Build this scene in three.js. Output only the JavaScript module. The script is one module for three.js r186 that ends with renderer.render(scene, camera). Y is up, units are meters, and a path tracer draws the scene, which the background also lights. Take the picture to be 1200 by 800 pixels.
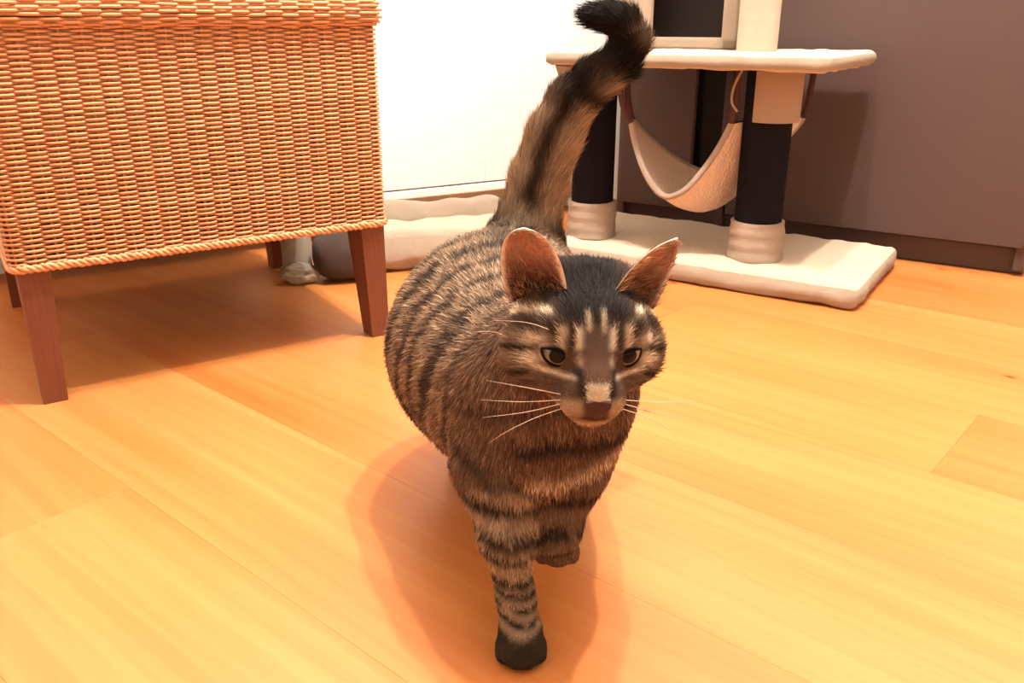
import * as THREE from 'three';
import { RoundedBoxGeometry } from 'three/addons/geometries/RoundedBoxGeometry.js';
import { mergeGeometries, mergeVertices } from 'three/addons/utils/BufferGeometryUtils.js';
import { ImprovedNoise } from 'three/addons/math/ImprovedNoise.js';

// ---------------------------------------------------------------- camera, exposure, lamps
const scene = new THREE.Scene();
scene.background = new THREE.Color(0.02, 0.016, 0.012);
const camera = new THREE.PerspectiveCamera(2 * Math.atan(400 / 1000) * 180 / Math.PI, 1.5, 0.05, 30);
camera.position.set(0, 0.45, 0);
camera.rotation.set(-20.5 * Math.PI / 180, 0, 0);
scene.add(camera);
const renderer = new THREE.WebGLRenderer({ antialias: true });
renderer.toneMapping = THREE.LinearToneMapping;
renderer.toneMappingExposure = 0.78;
renderer.shadowMap.enabled = true;
const LAMP_COLOR = new THREE.Color(1.0, 0.95, 0.875);
// the globes of the ceiling lamp: [x, y, z, candela]
const GLOBES = [[0.42, 2.28, -0.92, 19], [0.14, 2.28, -1.02, 13]];

const FUR = 240000; // hairs on the cat

// ---------------------------------------------------------------- helpers
function rng(seed) { let s = seed >>> 0; return () => { s = (s + 0x6d2b79f5) | 0; let t = Math.imul(s ^ (s >>> 15), 1 | s); t = (t + Math.imul(t ^ (t >>> 7), 61 | t)) ^ t; return ((t ^ (t >>> 14)) >>> 0) / 4294967296; }; }
const perlin = new ImprovedNoise();
const noise = (x, y, z) => perlin.noise(x + 100.5, y + 50.3, z + 20.7);
const fbm = (x, y, z, o = 3) => { let a = 1, f = 1, s = 0, t = 0; for (let i = 0; i < o; i++) { s += a * noise(x * f, y * f, z * f); t += a; a *= 0.5; f *= 2.03; } return s / t; };
const clamp = (x, a = 0, b = 1) => Math.min(b, Math.max(a, x));
const smooth = (a, b, x) => { const t = clamp((x - a) / (b - a)); return t * t * (3 - 2 * t); };
const lerp = (a, b, t) => a + (b - a) * t;
const V = (x, y, z) => new THREE.Vector3(x, y, z);
const used = new Map();
function numbered(name) { const n = used.get(name) ?? 0; used.set(name, n + 1); return n ? name + '_' + String(n).padStart(3, '0') : name; }
function part(name, geometry, material, parent) {
  const m = new THREE.Mesh(geometry, material);
  m.name = parent === scene ? numbered(name) : name + (parent.userData.count?.[name] ? '_' + String(parent.userData.count[name]).padStart(3, '0') : '');
  if (parent !== scene) { (parent.userData.count ??= {})[name] = (parent.userData.count[name] ?? 0) + 1; }
  m.castShadow = m.receiveShadow = true;
  parent.add(m);
  return m;
}
function thing(name, label, category, [x, y, z] = [0, 0, 0], turn = 0, group) {
  const o = new THREE.Group();
  o.name = numbered(name);
  o.position.set(x, y, z); o.rotation.y = turn;
  Object.assign(o.userData, { label, category });
  if (group) o.userData.group = group;
  scene.add(o);
  return o;
}
function struct(name, geometry, material) { const m = part(name, geometry, material, scene); m.userData.kind = 'structure'; return m; }
const std = (o) => new THREE.MeshStandardMaterial(o);
const rgb = (r, g, b) => new THREE.Color(r, g, b);
const srgb = (r, g, b) => new THREE.Color().setRGB(r / 255, g / 255, b / 255, THREE.SRGBColorSpace);
function box(w, h, d, x, y, z, r = 0.003) { const g = new RoundedBoxGeometry(w, h, d, 2, Math.min(r, w / 2.01, h / 2.01, d / 2.01)); g.translate(x, y, z); return g; }
function dataTex(w, h, f, color) {
  const d = new Uint8Array(w * h * 4);
  for (let y = 0; y < h; y++) for (let x = 0; x < w; x++) { const c = f(x / w, y / h), o = (y * w + x) * 4; d[o] = clamp(c[0]) * 255; d[o + 1] = clamp(c[1]) * 255; d[o + 2] = clamp(c[2]) * 255; d[o + 3] = 255; }
  const t = new THREE.DataTexture(d, w, h); t.wrapS = t.wrapT = THREE.RepeatWrapping; t.magFilter = THREE.LinearFilter; t.minFilter = THREE.LinearMipmapLinearFilter; t.generateMipmaps = true;
  if (color) t.colorSpace = THREE.SRGBColorSpace;
  t.needsUpdate = true; return t;
}
// noise that repeats every 1 in u and v
function tile(u, v, f, seed) { const a = u * 2 * Math.PI, b = v * 2 * Math.PI, R = f / (2 * Math.PI); return noise(Math.cos(a) * R + seed, Math.sin(a) * R + Math.cos(b) * R, Math.sin(b) * R - seed); }

// ---------------------------------------------------------------- materials
const woodTex = dataTex(2048, 512, (u, v) => {
  // u along the boards, v across; strong streaks along u
  const w = v + 0.03 * tile(u, v, 3, 5);
  let g = 0.9 * tile(u, w, 2.6, 1) + 0.5 * tile(u, w, 7, 6);
  g += 0.55 * noise(Math.cos(u * 6.2832) * 0.5, Math.sin(u * 6.2832) * 0.5, w * 34) + 0.35 * noise(Math.cos(u * 6.2832) * 0.8 + 9, Math.sin(u * 6.2832) * 0.8, w * 95) + 0.18 * noise(Math.cos(u * 6.2832) * 7, Math.sin(u * 6.2832) * 7 + 4, w * 240);
  let r = 0.735 + 0.035 * g, gg = 0.44 + 0.065 * g, b = 0.215 + 0.06 * g;
  for (const [ku, kv, s] of [[0.08, 0.22, 1], [0.36, 0.7, 0.8], [0.57, 0.34, 1.1], [0.83, 0.86, 0.7], [0.22, 0.52, 0.6], [0.7, 0.6, 0.8]]) {
    const dx = (u - ku) * 4.0 / s, dy = (v - kv) * 1.0 / s, q = Math.hypot(dx * 0.5, dy), k = Math.exp(-((q / 0.0065) ** 2)), halo = Math.exp(-((q / 0.02) ** 2)) * 0.25;
    r -= 0.28 * k + 0.06 * halo; gg -= 0.36 * k + 0.16 * halo; b -= 0.3 * k + 0.15 * halo;
  }
  return [r, gg, b];
}, true);
const woodRough = dataTex(512, 512, (u, v) => { const k = 0.5 + 0.2 * tile(u, v, 10, 3); return [k, k, k]; });
const plankMats = [[1, 1, 1], [1.0, 0.96, 0.9], [1.0, 0.95, 0.9], [1.0, 1.0, 0.98]].map((c) => std({ map: woodTex, color: rgb(...c), roughness: 0.42, roughnessMap: null }));
const plushBump = dataTex(512, 512, (u, v) => { const k = 0.5 + 0.35 * tile(u, v, 60, 2) + 0.35 * tile(u, v, 25, 7) + 0.2 * tile(u, v, 130, 4); return [k, k, k]; });
plushBump.repeat.set(6, 6);
const plush = (r, g, b) => new THREE.MeshPhysicalMaterial({ color: srgb(r, g, b), roughness: 1, bumpMap: plushBump, bumpScale: 0.004, sheen: 0.6, sheenRoughness: 0.6, sheenColor: srgb(r, g, b) });
const M = {
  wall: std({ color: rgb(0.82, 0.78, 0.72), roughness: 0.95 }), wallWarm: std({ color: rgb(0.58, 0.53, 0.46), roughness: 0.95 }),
  ceiling: std({ color: rgb(0.74, 0.72, 0.68), roughness: 0.95 }),
  skirting: std({ color: rgb(0.8, 0.78, 0.73), roughness: 0.5 }),
  enamel: std({ color: rgb(0.9, 0.89, 0.86), roughness: 0.35 }),
  steel: std({ color: rgb(0.5, 0.48, 0.45), roughness: 0.35, metalness: 0.8 }),
  cream: plush(238, 216, 190), creamDull: plush(226, 200, 174), beige: plush(222, 194, 168), sling: plush(232, 206, 184),
  navy: new THREE.MeshPhysicalMaterial({ color: rgb(0.010, 0.008, 0.011), roughness: 1, specularIntensity: 0.15 }),
  strap: std({ color: rgb(0.06, 0.018, 0.014), roughness: 0.8 }),
  cabinet: std({ color: rgb(0.075, 0.042, 0.036), roughness: 0.6 }),
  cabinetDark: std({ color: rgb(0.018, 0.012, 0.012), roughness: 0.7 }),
};

// ---------------------------------------------------------------- the room: u runs along the radiator wall, v comes out of it
const TH = 30 * Math.PI / 180;
const room = (u, v) => [u * Math.cos(TH) + v * Math.sin(TH), -u * Math.sin(TH) + v * Math.cos(TH)];
const U0 = -1.65, U1 = 1.95, V0 = -1.85, V1 = 2.2, HT = 2.65;
function roomBox(name, m, u0, u1, y0, y1, v0, v1) { const g = new THREE.BoxGeometry(u1 - u0, y1 - y0, v1 - v0); g.translate((u0 + u1) / 2, (y0 + y1) / 2, (v0 + v1) / 2); g.rotateY(TH); return struct(name, g, m); }
const subfloor = std({ color: rgb(0.22, 0.1, 0.03), roughness: 0.9 });
const floor = roomBox('floor', subfloor, U0 - 0.1, U1 + 0.1, -0.12, -0.009, V0 - 0.1, V1 + 0.1);
roomBox('ceiling', M.ceiling, U0 - 0.1, U1 + 0.1, HT, HT + 0.1, V0 - 0.1, V1 + 0.1);
roomBox('wall_back', M.wall, U0 - 0.1, U1 + 0.1, -0.009, HT, V0 - 0.1, V0);
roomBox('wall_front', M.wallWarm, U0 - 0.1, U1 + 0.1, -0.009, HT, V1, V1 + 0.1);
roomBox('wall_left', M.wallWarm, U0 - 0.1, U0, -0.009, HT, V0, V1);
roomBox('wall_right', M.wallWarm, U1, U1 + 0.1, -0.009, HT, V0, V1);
roomBox('baseboard_right', M.skirting, U1 - 0.014, U1, 0, 0.07, V0, V1);
roomBox('baseboard_left', M.skirting, U0, U0 + 0.014, 0, 0.07, V0, V1);
{ // laminate boards, cut to the room, each a piece of the floor
  const A = -41 * Math.PI / 180, ca = Math.cos(A), sa = Math.sin(A);                     // board axis -> (ca, -sa) in x, z
  const toBoard = ([x, z]) => [x * ca - z * sa, x * sa + z * ca];
  const roomPoly = [[U0, V0], [U1, V0], [U1, V1], [U0, V1]].map(([u, v]) => toBoard(room(u, v)));
  const clip = (poly, axis, lim, keepLess) => { const out = []; for (let i = 0; i < poly.length; i++) { const a = poly[i], b = poly[(i + 1) % poly.length], ia = keepLess ? a[axis] <= lim : a[axis] >= lim, ib = keepLess ? b[axis] <= lim : b[axis] >= lim; if (ia) out.push(a); if (ia !== ib) { const t = (lim - a[axis]) / (b[axis] - a[axis]); out.push([a[0] + (b[0] - a[0]) * t, a[1] + (b[1] - a[1]) * t]); } } return out; };
  const W = 0.192, L = 1.285, r = rng(11);
  for (let j = -17; j < 18; j++) {
    const off = (((j * 0.38) % 1) + 1) % 1 * L + 0.17;
    for (let i = -5; i < 5; i++) {
      const x0 = i * L + off, x1 = x0 + L, z0 = j * W + 0.06, z1 = z0 + W, G = 0.00006;
      let p = clip(clip(clip(clip(roomPoly, 0, x0 + G, false), 0, x1 - G, true), 1, z0 + G, false), 1, z1 - G, true);
      const ou = r() * 4, ov = r() * 0.9, mi = Math.floor(r() * plankMats.length);
      if (p.length < 3) continue;
      const area = Math.abs(p.reduce((s, q, k) => { const n = p[(k + 1) % p.length]; return s + q[0] * n[1] - n[0] * q[1]; }, 0)) / 2;
      if (area < 1e-4) continue;
      const cx = p.reduce((s, q) => s + q[0], 0) / p.length, cz = p.reduce((s, q) => s + q[1], 0) / p.length, B = 0.0002;
      const pos = [], uv = [], idx = [], n = p.length;
      const inset = p.map(([x, z]) => [x - Math.sign(x - cx) * B, z - Math.sign(z - cz) * B]);
      const world = (x, y, z) => [x * ca + z * sa, y, -x * sa + z * ca];
      const add = (list, y) => list.forEach(([x, z]) => { pos.push(...world(x, y, z)); uv.push((x - x0 + ou) / 2.4, (z - z0 + ov) / 0.6); });
      add(inset, 0); for (let k = 1; k < n - 1; k++) idx.push(0, k + 1, k);
      add(inset, 0); add(p, -0.0002); add(p, -0.009);
      for (let ring = 0; ring < 2; ring++) for (let k = 0; k < n; k++) { const a = n + ring * n + k, b = n + ring * n + (k + 1) % n; idx.push(a, b, a + n, b, b + n, a + n); }
      const g = new THREE.BufferGeometry(); g.setAttribute('position', new THREE.Float32BufferAttribute(pos, 3)); g.setAttribute('uv', new THREE.Float32BufferAttribute(uv, 2)); g.setIndex(idx);
      const q = g.toNonIndexed(); q.computeVertexNormals();
      // wind every face outwards
      if (q.attributes.normal.getY(0) < 0) { const a = g.index.array; for (let k = 0; k < a.length; k += 3) { const t = a[k]; a[k] = a[k + 1]; a[k + 1] = t; } }
      const h = g.toNonIndexed(); h.computeVertexNormals();
      part('plank', h, plankMats[mi], floor);
    }
  }
}

// ---------------------------------------------------------------- ceiling lamp above the cat, out of the picture
{
  const lamp = thing('ceiling_lamp', 'ceiling lamp with two frosted glass globes on a bar above the cat', 'lamp', [0, 0, 0]);
  const bulb = std({ color: rgb(0.9, 0.85, 0.75), emissive: LAMP_COLOR, emissiveIntensity: 6, roughness: 0.5 });
  const [a, b] = GLOBES, mid = V((a[0] + b[0]) / 2, HT, (a[2] + b[2]) / 2);
  part('canopy', new THREE.CylinderGeometry(0.06, 0.07, 0.03, 32).translate(mid.x, HT - 0.0155, mid.z), M.steel, lamp);
  part('rod', new THREE.CylinderGeometry(0.008, 0.008, 0.24, 12).translate(mid.x, HT - 0.15, mid.z), M.steel, lamp);
  const bar = new THREE.CylinderGeometry(0.01, 0.01, Math.hypot(a[0] - b[0], a[2] - b[2]), 12).rotateZ(Math.PI / 2).rotateY(-Math.atan2(a[2] - b[2], a[0] - b[0])).translate(mid.x, HT - 0.27, mid.z);
  part('bar', bar, M.steel, lamp);
  for (const [x, y, z, I] of GLOBES) {
    part('stem', new THREE.CylinderGeometry(0.009, 0.012, HT - 0.27 - y - 0.03, 12).translate(x, (HT - 0.27 + y + 0.03) / 2, z), M.steel, lamp);
    part('globe', new THREE.SphereGeometry(0.035, 32, 24).translate(x, y, z), bulb, lamp);
    const l = new THREE.PointLight(LAMP_COLOR, I, 0, 2); l.position.set(x, y, z); l.castShadow = true; l.shadow.radius = 1.4; l.shadow.mapSize.set(2048, 2048); l.shadow.camera.near = 0.05; l.shadow.bias = -0.0005; l.name = 'globe_light'; scene.add(l);
  }
}

// ---------------------------------------------------------------- radiator
{
  const [ox, oz] = room(0.55, -1.755);
  const r = thing('radiator', 'wide white flat-panel radiator mounted low on the wall behind the cat', 'radiator', [ox, 0, oz], TH);
  const x0 = -1.35, x1 = 0.72, y0 = 0.08, y1 = 0.68;
  // front sheet with shallow upright grooves
  const s = new THREE.Shape(); const P = 0.05, pts = [];
  pts.push([x0, -0.02]);
  for (let x = x0; x < x1 - 0.03; x += P) { pts.push([x, 0], [x + P * 0.8, 0], [x + P * 0.84, -0.001], [x + P * 0.96, -0.001]); }
  pts.push([x1, 0], [x1, -0.02]);
  pts.forEach(([x, y], i) => (i ? s.lineTo(x, y) : s.moveTo(x, y)));
  const g = new THREE.ExtrudeGeometry(s, { depth: y1 - y0 - 0.024, bevelEnabled: false }); g.rotateX(-Math.PI / 2); // y of shape -> -z ; depth -> y
  g.scale(1, 1, -1); { const a = g.attributes.position.array; for (let k = 0; k < a.length; k += 9) for (let c = 0; c < 3; c++) { const t = a[k + c]; a[k + c] = a[k + 3 + c]; a[k + 3 + c] = t; } g.computeVertexNormals(); }
  g.translate(0, y0 + 0.024, 0);
  part('front_panel', g, M.enamel, r);
  part('bottom_rail', box(x1 - x0, 0.02, 0.022, (x0 + x1) / 2, y0 + 0.01, -0.009, 0.004), M.enamel, r);
  part('top_grille', box(x1 - x0, 0.015, 0.075, (x0 + x1) / 2, y1 - 0.006, -0.036, 0.004), M.enamel, r);
  part('back_panel', box(x1 - x0 - 0.04, y1 - y0 - 0.05, 0.018, (x0 + x1) / 2, (y0 + y1) / 2, -0.062, 0.004), M.enamel, r);
  for (const x of [x0 + 0.004, x1 - 0.004]) part('side_cover', box(0.008, y1 - y0 - 0.02, 0.07, x, (y0 + y1) / 2, -0.036, 0.003), M.enamel, r);
  for (const x of [0.02, -0.9]) { part('bracket', box(0.03, 0.012, 0.09, x, y0 - 0.006, -0.047, 0.003), M.steel, r); part('drain_plug', new THREE.CylinderGeometry(0.007, 0.007, 0.012, 16).rotateX(Math.PI / 2).translate(x + 0.004, y0 - 0.004, 0.003), M.steel, r); }
}

// ---------------------------------------------------------------- dark cabinet behind the cat tree
const TR = -33 * Math.PI / 180;
{
  const c = thing('cabinet', 'dark brown wooden cabinet standing behind the cat tree', 'cabinet', [0.247, 0, -2.01], TR);
  const W = 0.85, H = 1.0, D = 0.24;
  part('carcass', mergeGeometries([box(W, 0.02, D, W / 2, H - 0.01, -D / 2), box(W, 0.05, D - 0.02, W / 2, 0.025, -D / 2 - 0.01), box(0.02, H - 0.02, D, 0.01, H / 2, -D / 2), box(0.02, H - 0.02, D, W - 0.01, H / 2, -D / 2), box(W, H - 0.02, 0.012, W / 2, H / 2, -D + 0.006), box(0.018, H - 0.03, D - 0.01, 0.25, H / 2, -D / 2)]), M.cabinet, c);
  const d = part('door', box(0.172, H - 0.08, 0.018, 0.095, H / 2 + 0.015, 0.0, 0.003), M.cabinet, c);
  part('knob', new THREE.SphereGeometry(0.011, 20, 14).translate(0.16, 0.72, 0.018), M.steel, d);
  const d2 = part('door', box(0.575, H - 0.08, 0.018, 0.555, H / 2 + 0.015, 0.0, 0.003), M.cabinet, c);
  part('knob', new THREE.SphereGeometry(0.011, 20, 14).translate(0.30, 0.72, 0.018), M.steel, d2);
  part('recess_back', box(0.085, H - 0.08, 0.01, 0.222, H / 2 + 0.01, -0.05), M.cabinetDark, c);
}

// ---------------------------------------------------------------- cat tree
const soften = (g, amp, f, seed = 0) => { // gentle lumps of plush
  const p = g.attributes.position, n = g.attributes.normal;
  for (let i = 0; i < p.count; i++) { const x = p.getX(i), y = p.getY(i), z = p.getZ(i), k = amp * fbm(x * f + seed, y * f, z * f, 3); p.setXYZ(i, x + n.getX(i) * k, y + n.getY(i) * k, z + n.getZ(i) * k); }
  return g;
};
const fineBox = (w, h, d, x, y, z, r, seg = 8) => { const g = new RoundedBoxGeometry(w, h, d, seg, r); g.translate(x, y, z); return g; };
function plushBox(w, h, d, x, y, z, r, amp = 0.004, f = 30, seed = 0) { // rounded box with enough points to carry lumps
  const nx = Math.ceil(w / 0.012), ny = Math.max(3, Math.ceil(h / 0.008)), nz = Math.ceil(d / 0.012);
  const g = new THREE.BoxGeometry(w, h, d, nx, ny, nz), p = g.attributes.position, n = g.attributes.normal, q = V(0, 0, 0), c = V(0, 0, 0);
  for (let i = 0; i < p.count; i++) {
    q.fromBufferAttribute(p, i); c.set(clamp(q.x, -w / 2 + r, w / 2 - r), clamp(q.y, -h / 2 + r, h / 2 - r), clamp(q.z, -d / 2 + r, d / 2 - r));
    q.sub(c); if (q.lengthSq() < 1e-12) q.fromBufferAttribute(n, i); q.normalize();
    const k = r + amp * fbm((c.x + q.x * r) * f + seed, (c.y + q.y * r) * f, (c.z + q.z * r) * f, 3);
    p.setXYZ(i, c.x + q.x * k, c.y + q.y * k, c.z + q.z * k); n.setXYZ(i, q.x, q.y, q.z);
  }
  const m = mergeVertices(g.deleteAttribute('normal') && g, 1e-6); m.computeVertexNormals(); m.translate(x, y, z); return m;
}
{
  const t = thing('cat_tree', 'cream plush cat tree with dark posts, platform and box at the right', 'cat tree', [0.066, 0, -1.665], TR);
  const BH = 0.04, PH = 0.375, PT = 0.026;
  part('base_board', plushBox(0.62, BH, 0.35, 0.29, BH / 2, -0.175, 0.016, 0.006, 24, 3), M.cream, t);
  for (const x of [0.045, 0.388]) {
    part('post', new THREE.CylinderGeometry(0.0425, 0.0425, PH - BH - 0.004, 32).translate(x, (PH + BH) / 2, -0.11), M.navy, t);
    const cuff = (y0, y1, r0, r1) => { const pts = []; for (let i = 0; i <= 12; i++) { const k = i / 12; pts.push(new THREE.Vector2(lerp(r0, r1, k) + 0.001 * Math.sin(k * 20 + x * 30), lerp(y0, y1, k))); } pts.push(new THREE.Vector2(0.0425, y1 + 0.0005)); pts.unshift(new THREE.Vector2(0.0425, y0)); const g = new THREE.LatheGeometry(pts, 40); soften(g, 0.003, 40, x * 50); g.translate(x, 0, -0.11); return g; };
    part('base_cuff', cuff(BH - 0.004, BH + 0.07, 0.051, 0.0485), M.beige, t);
  }
  part('top_cuff', new THREE.CylinderGeometry(0.046, 0.046, 0.085, 36).translate(0.396, PH - 0.045, -0.11), M.beige, t);
  part('platform', plushBox(0.52, PT, 0.35, 0.25, PH + PT / 2, -0.175, 0.0125, 0.004, 24, 8), M.cream, t);
  { // tapered corner block under the left end
    const g = new THREE.CylinderGeometry(0.03, 0.01, 0.055, 20, 4).translate(0.025, PH - 0.0285, -0.045); part('corner_block', soften(g, 0.002, 40, 2), M.creamDull, t);
  }
  // box on the platform: front frame with a wide opening
  const B = part('sleeping_box', (() => {
    const y0 = PH + PT, bh = 0.26, x0 = 0.018, x1 = 0.276, z0 = -0.23, z1 = -0.345, w = 0.012, g = [];
    g.push(box(w, bh, z0 - z1, x0 + w / 2, y0 + bh / 2, (z0 + z1) / 2, 0.004), box(w, bh, z0 - z1, x1 - w / 2, y0 + bh / 2, (z0 + z1) / 2, 0.004), box(x1 - x0, w, z0 - z1, (x0 + x1) / 2, y0 + bh - w / 2, (z0 + z1) / 2, 0.004));
    g.push(box(x1 - x0, 0.022, 0.014, (x0 + x1) / 2, y0 + 0.011, z0, 0.005), box(0.085, bh, 0.014, x0 + 0.0425, y0 + bh / 2, z0, 0.005), box(0.028, bh, 0.014, x1 - 0.014, y0 + bh / 2, z0, 0.005), box(x1 - x0, 0.04, 0.014, (x0 + x1) / 2, y0 + bh - 0.02, z0, 0.005));
    return mergeGeometries(g);
  })(), M.beige, t);
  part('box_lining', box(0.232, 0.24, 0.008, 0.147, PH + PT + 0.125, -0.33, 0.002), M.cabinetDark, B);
  part('upper_post', new THREE.CylinderGeometry(0.035, 0.035, 0.3, 32).translate(0.346, PH + PT + 0.15, -0.14), M.cream, t);
  { // hammock: a sling of plush hung from four straps
    const LF = V(0.150, 0.278, -0.055), RF = V(0.338, 0.288, -0.065), LB = V(0.118, 0.274, -0.13), RB = V(0.41, 0.285, -0.26), n = 28, m = 20, pos = [], uv = [], idx = [];
    const top = (a, b) => { const A = V(0, 0, 0).lerpVectors(LF, LB, b), C = V(0, 0, 0).lerpVectors(RF, RB, b); return A.lerp(C, a); };
    const surf = (a, b) => { const p = top(a, b), sag = Math.pow(Math.sin(Math.PI * a), 0.85), belly = Math.sin(Math.PI * b); p.y -= sag * (0.128 - 0.02 * b) + Math.pow(Math.sin(Math.PI * Math.pow(a, 2.5)), 0.5) * belly * 0.06; p.z += (0.45 - b) * 0.07 * sag; p.y += 0.003 * fbm(a * 6, b * 6, 1, 3); return p; };
    for (let side = 0; side < 2; side++) for (let i = 0; i <= n; i++) for (let j = 0; j <= m; j++) { const p = surf(i / n, j / m); p.y -= side * 0.007; pos.push(p.x, p.y, p.z); uv.push(i / n * 0.3, j / m * 0.3); }
    const id = (s, i, j) => s * (n + 1) * (m + 1) + i * (m + 1) + j, quad = (a, b, c, d) => idx.push(a, b, c, a, c, d);
    for (let i = 0; i < n; i++) for (let j = 0; j < m; j++) { quad(id(0, i, j), id(0, i + 1, j), id(0, i + 1, j + 1), id(0, i, j + 1)); quad(id(1, i, j), id(1, i, j + 1), id(1, i + 1, j + 1), id(1, i + 1, j)); }
    for (let i = 0; i < n; i++) { quad(id(0, i, 0), id(1, i, 0), id(1, i + 1, 0), id(0, i + 1, 0)); quad(id(0, i, m), id(0, i + 1, m), id(1, i + 1, m), id(1, i, m)); }
    for (let j = 0; j < m; j++) { quad(id(0, 0, j), id(0, 0, j + 1), id(1, 0, j + 1), id(1, 0, j)); quad(id(0, n, j), id(1, n, j), id(1, n, j + 1), id(0, n, j + 1)); }
    const g = new THREE.BufferGeometry(); g.setAttribute('position', new THREE.Float32BufferAttribute(pos, 3)); g.setAttribute('uv', new THREE.Float32BufferAttribute(uv, 2)); g.setIndex(idx); g.computeVertexNormals();
    const h = part('hammock', g, M.sling, t);
    const rim = []; for (const b of [0, 1]) { const c = new THREE.CatmullRomCurve3(Array.from({ length: 22 }, (_, i) => { const p = surf(i / 21, b); p.y -= 0.0035; return p; })); rim.push(new THREE.TubeGeometry(c, 60, 0.0055, 8)); }
    part('hem', mergeGeometries(rim), M.sling, h);
    for (const [p, dx, dz] of [[LF, -0.035, 0.0], [RF, 0.006, 0.0], [LB, -0.02, 0], [RB, 0.01, 0]]) {
      const c = new THREE.CatmullRomCurve3([p.clone().add(V(0, -0.004, 0)), p.clone().add(V(dx * 0.5, 0.025, dz)), V(p.x + dx, PH + 0.003, p.z + dz * 2)]);
      part('strap', new THREE.TubeGeometry(c, 12, 0.006, 8), M.strap, h);
    }
  }
  { // loop of cord hanging beside the right post
    const c = new THREE.CatmullRomCurve3([V(0.352, PH + 0.002, -0.06), V(0.34, PH - 0.03, -0.055), V(0.339, PH - 0.055, -0.055), V(0.348, PH - 0.07, -0.06)]);
    part('cord_loop', new THREE.TubeGeometry(c, 24, 0.0022, 8), M.creamDull, t);
  }
}

// ---------------------------------------------------------------- cat bed under the radiator
{
  const b = thing('cat_bed', 'cream plush cat bed lying on the floor below the radiator', 'cat bed', [-0.158, 0, -1.665], 15 * Math.PI / 180);
  part('cushion', plushBox(0.33, 0.078, 0.15, 0.01, 0.038, -0.005, 0.034, 0.016, 14, 5), M.cream, b);
  part('bolster', plushBox(0.33, 0.10, 0.075, 0.012, 0.055, -0.105, 0.034, 0.014, 13, 9), M.creamDull, b);
}
{ // short post and crumpled cloth under the chair
  const p = thing('scratching_post', 'short pale plush scratching post standing under the side of the wicker chair', 'scratching post', [-0.408, 0, -1.575], 0);
  part('foot', new THREE.CylinderGeometry(0.034, 0.036, 0.012, 28).translate(0, 0.006, 0), M.creamDull, p);
  part('shaft', soften(new THREE.CylinderGeometry(0.028, 0.028, 0.145, 32, 12).translate(0, 0.0845, 0), 0.002, 40, 1), M.creamDull, p);
  const g = new THREE.IcosahedronGeometry(1, 24), q = g.attributes.position, v = V(0, 0, 0);
  for (let i = 0; i < q.count; i++) { v.fromBufferAttribute(q, i); const n = 1 + 0.35 * fbm(v.x * 1.6 + 3, v.y * 1.6, v.z * 1.6, 4) - 0.5 * Math.exp(-(((v.x - 0.55) ** 2 + (v.y - 0.2) ** 2 + (v.z - 0.8) ** 2) / 0.05)); q.setXYZ(i, v.x * n * 0.034, Math.max(-0.017, v.y * n * 0.019), v.z * n * 0.024); }
  const m = mergeVertices(g.deleteAttribute('normal') && g, 1e-6); m.computeVertexNormals(); m.translate(0, 0.017, 0);
  const c = part('cloth_ball', m, M.cream, scene); c.position.set(-0.388, 0, -1.515);
  Object.assign(c.userData, { label: 'small crumpled cream cloth ball on the floor under the wicker chair', category: 'cloth' });
}

{
  const c = part('floor_cushion', plushBox(0.105, 0.098, 0.11, 0, 0.0495, 0, 0.044, 0.008, 18, 12), plush(104, 84, 74), scene); c.position.set(-0.318, 0, -1.545); c.rotation.y = 0.3;
  Object.assign(c.userData, { label: 'small dark taupe round cushion half hidden behind the chair leg', category: 'cushion' });
}
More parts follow.
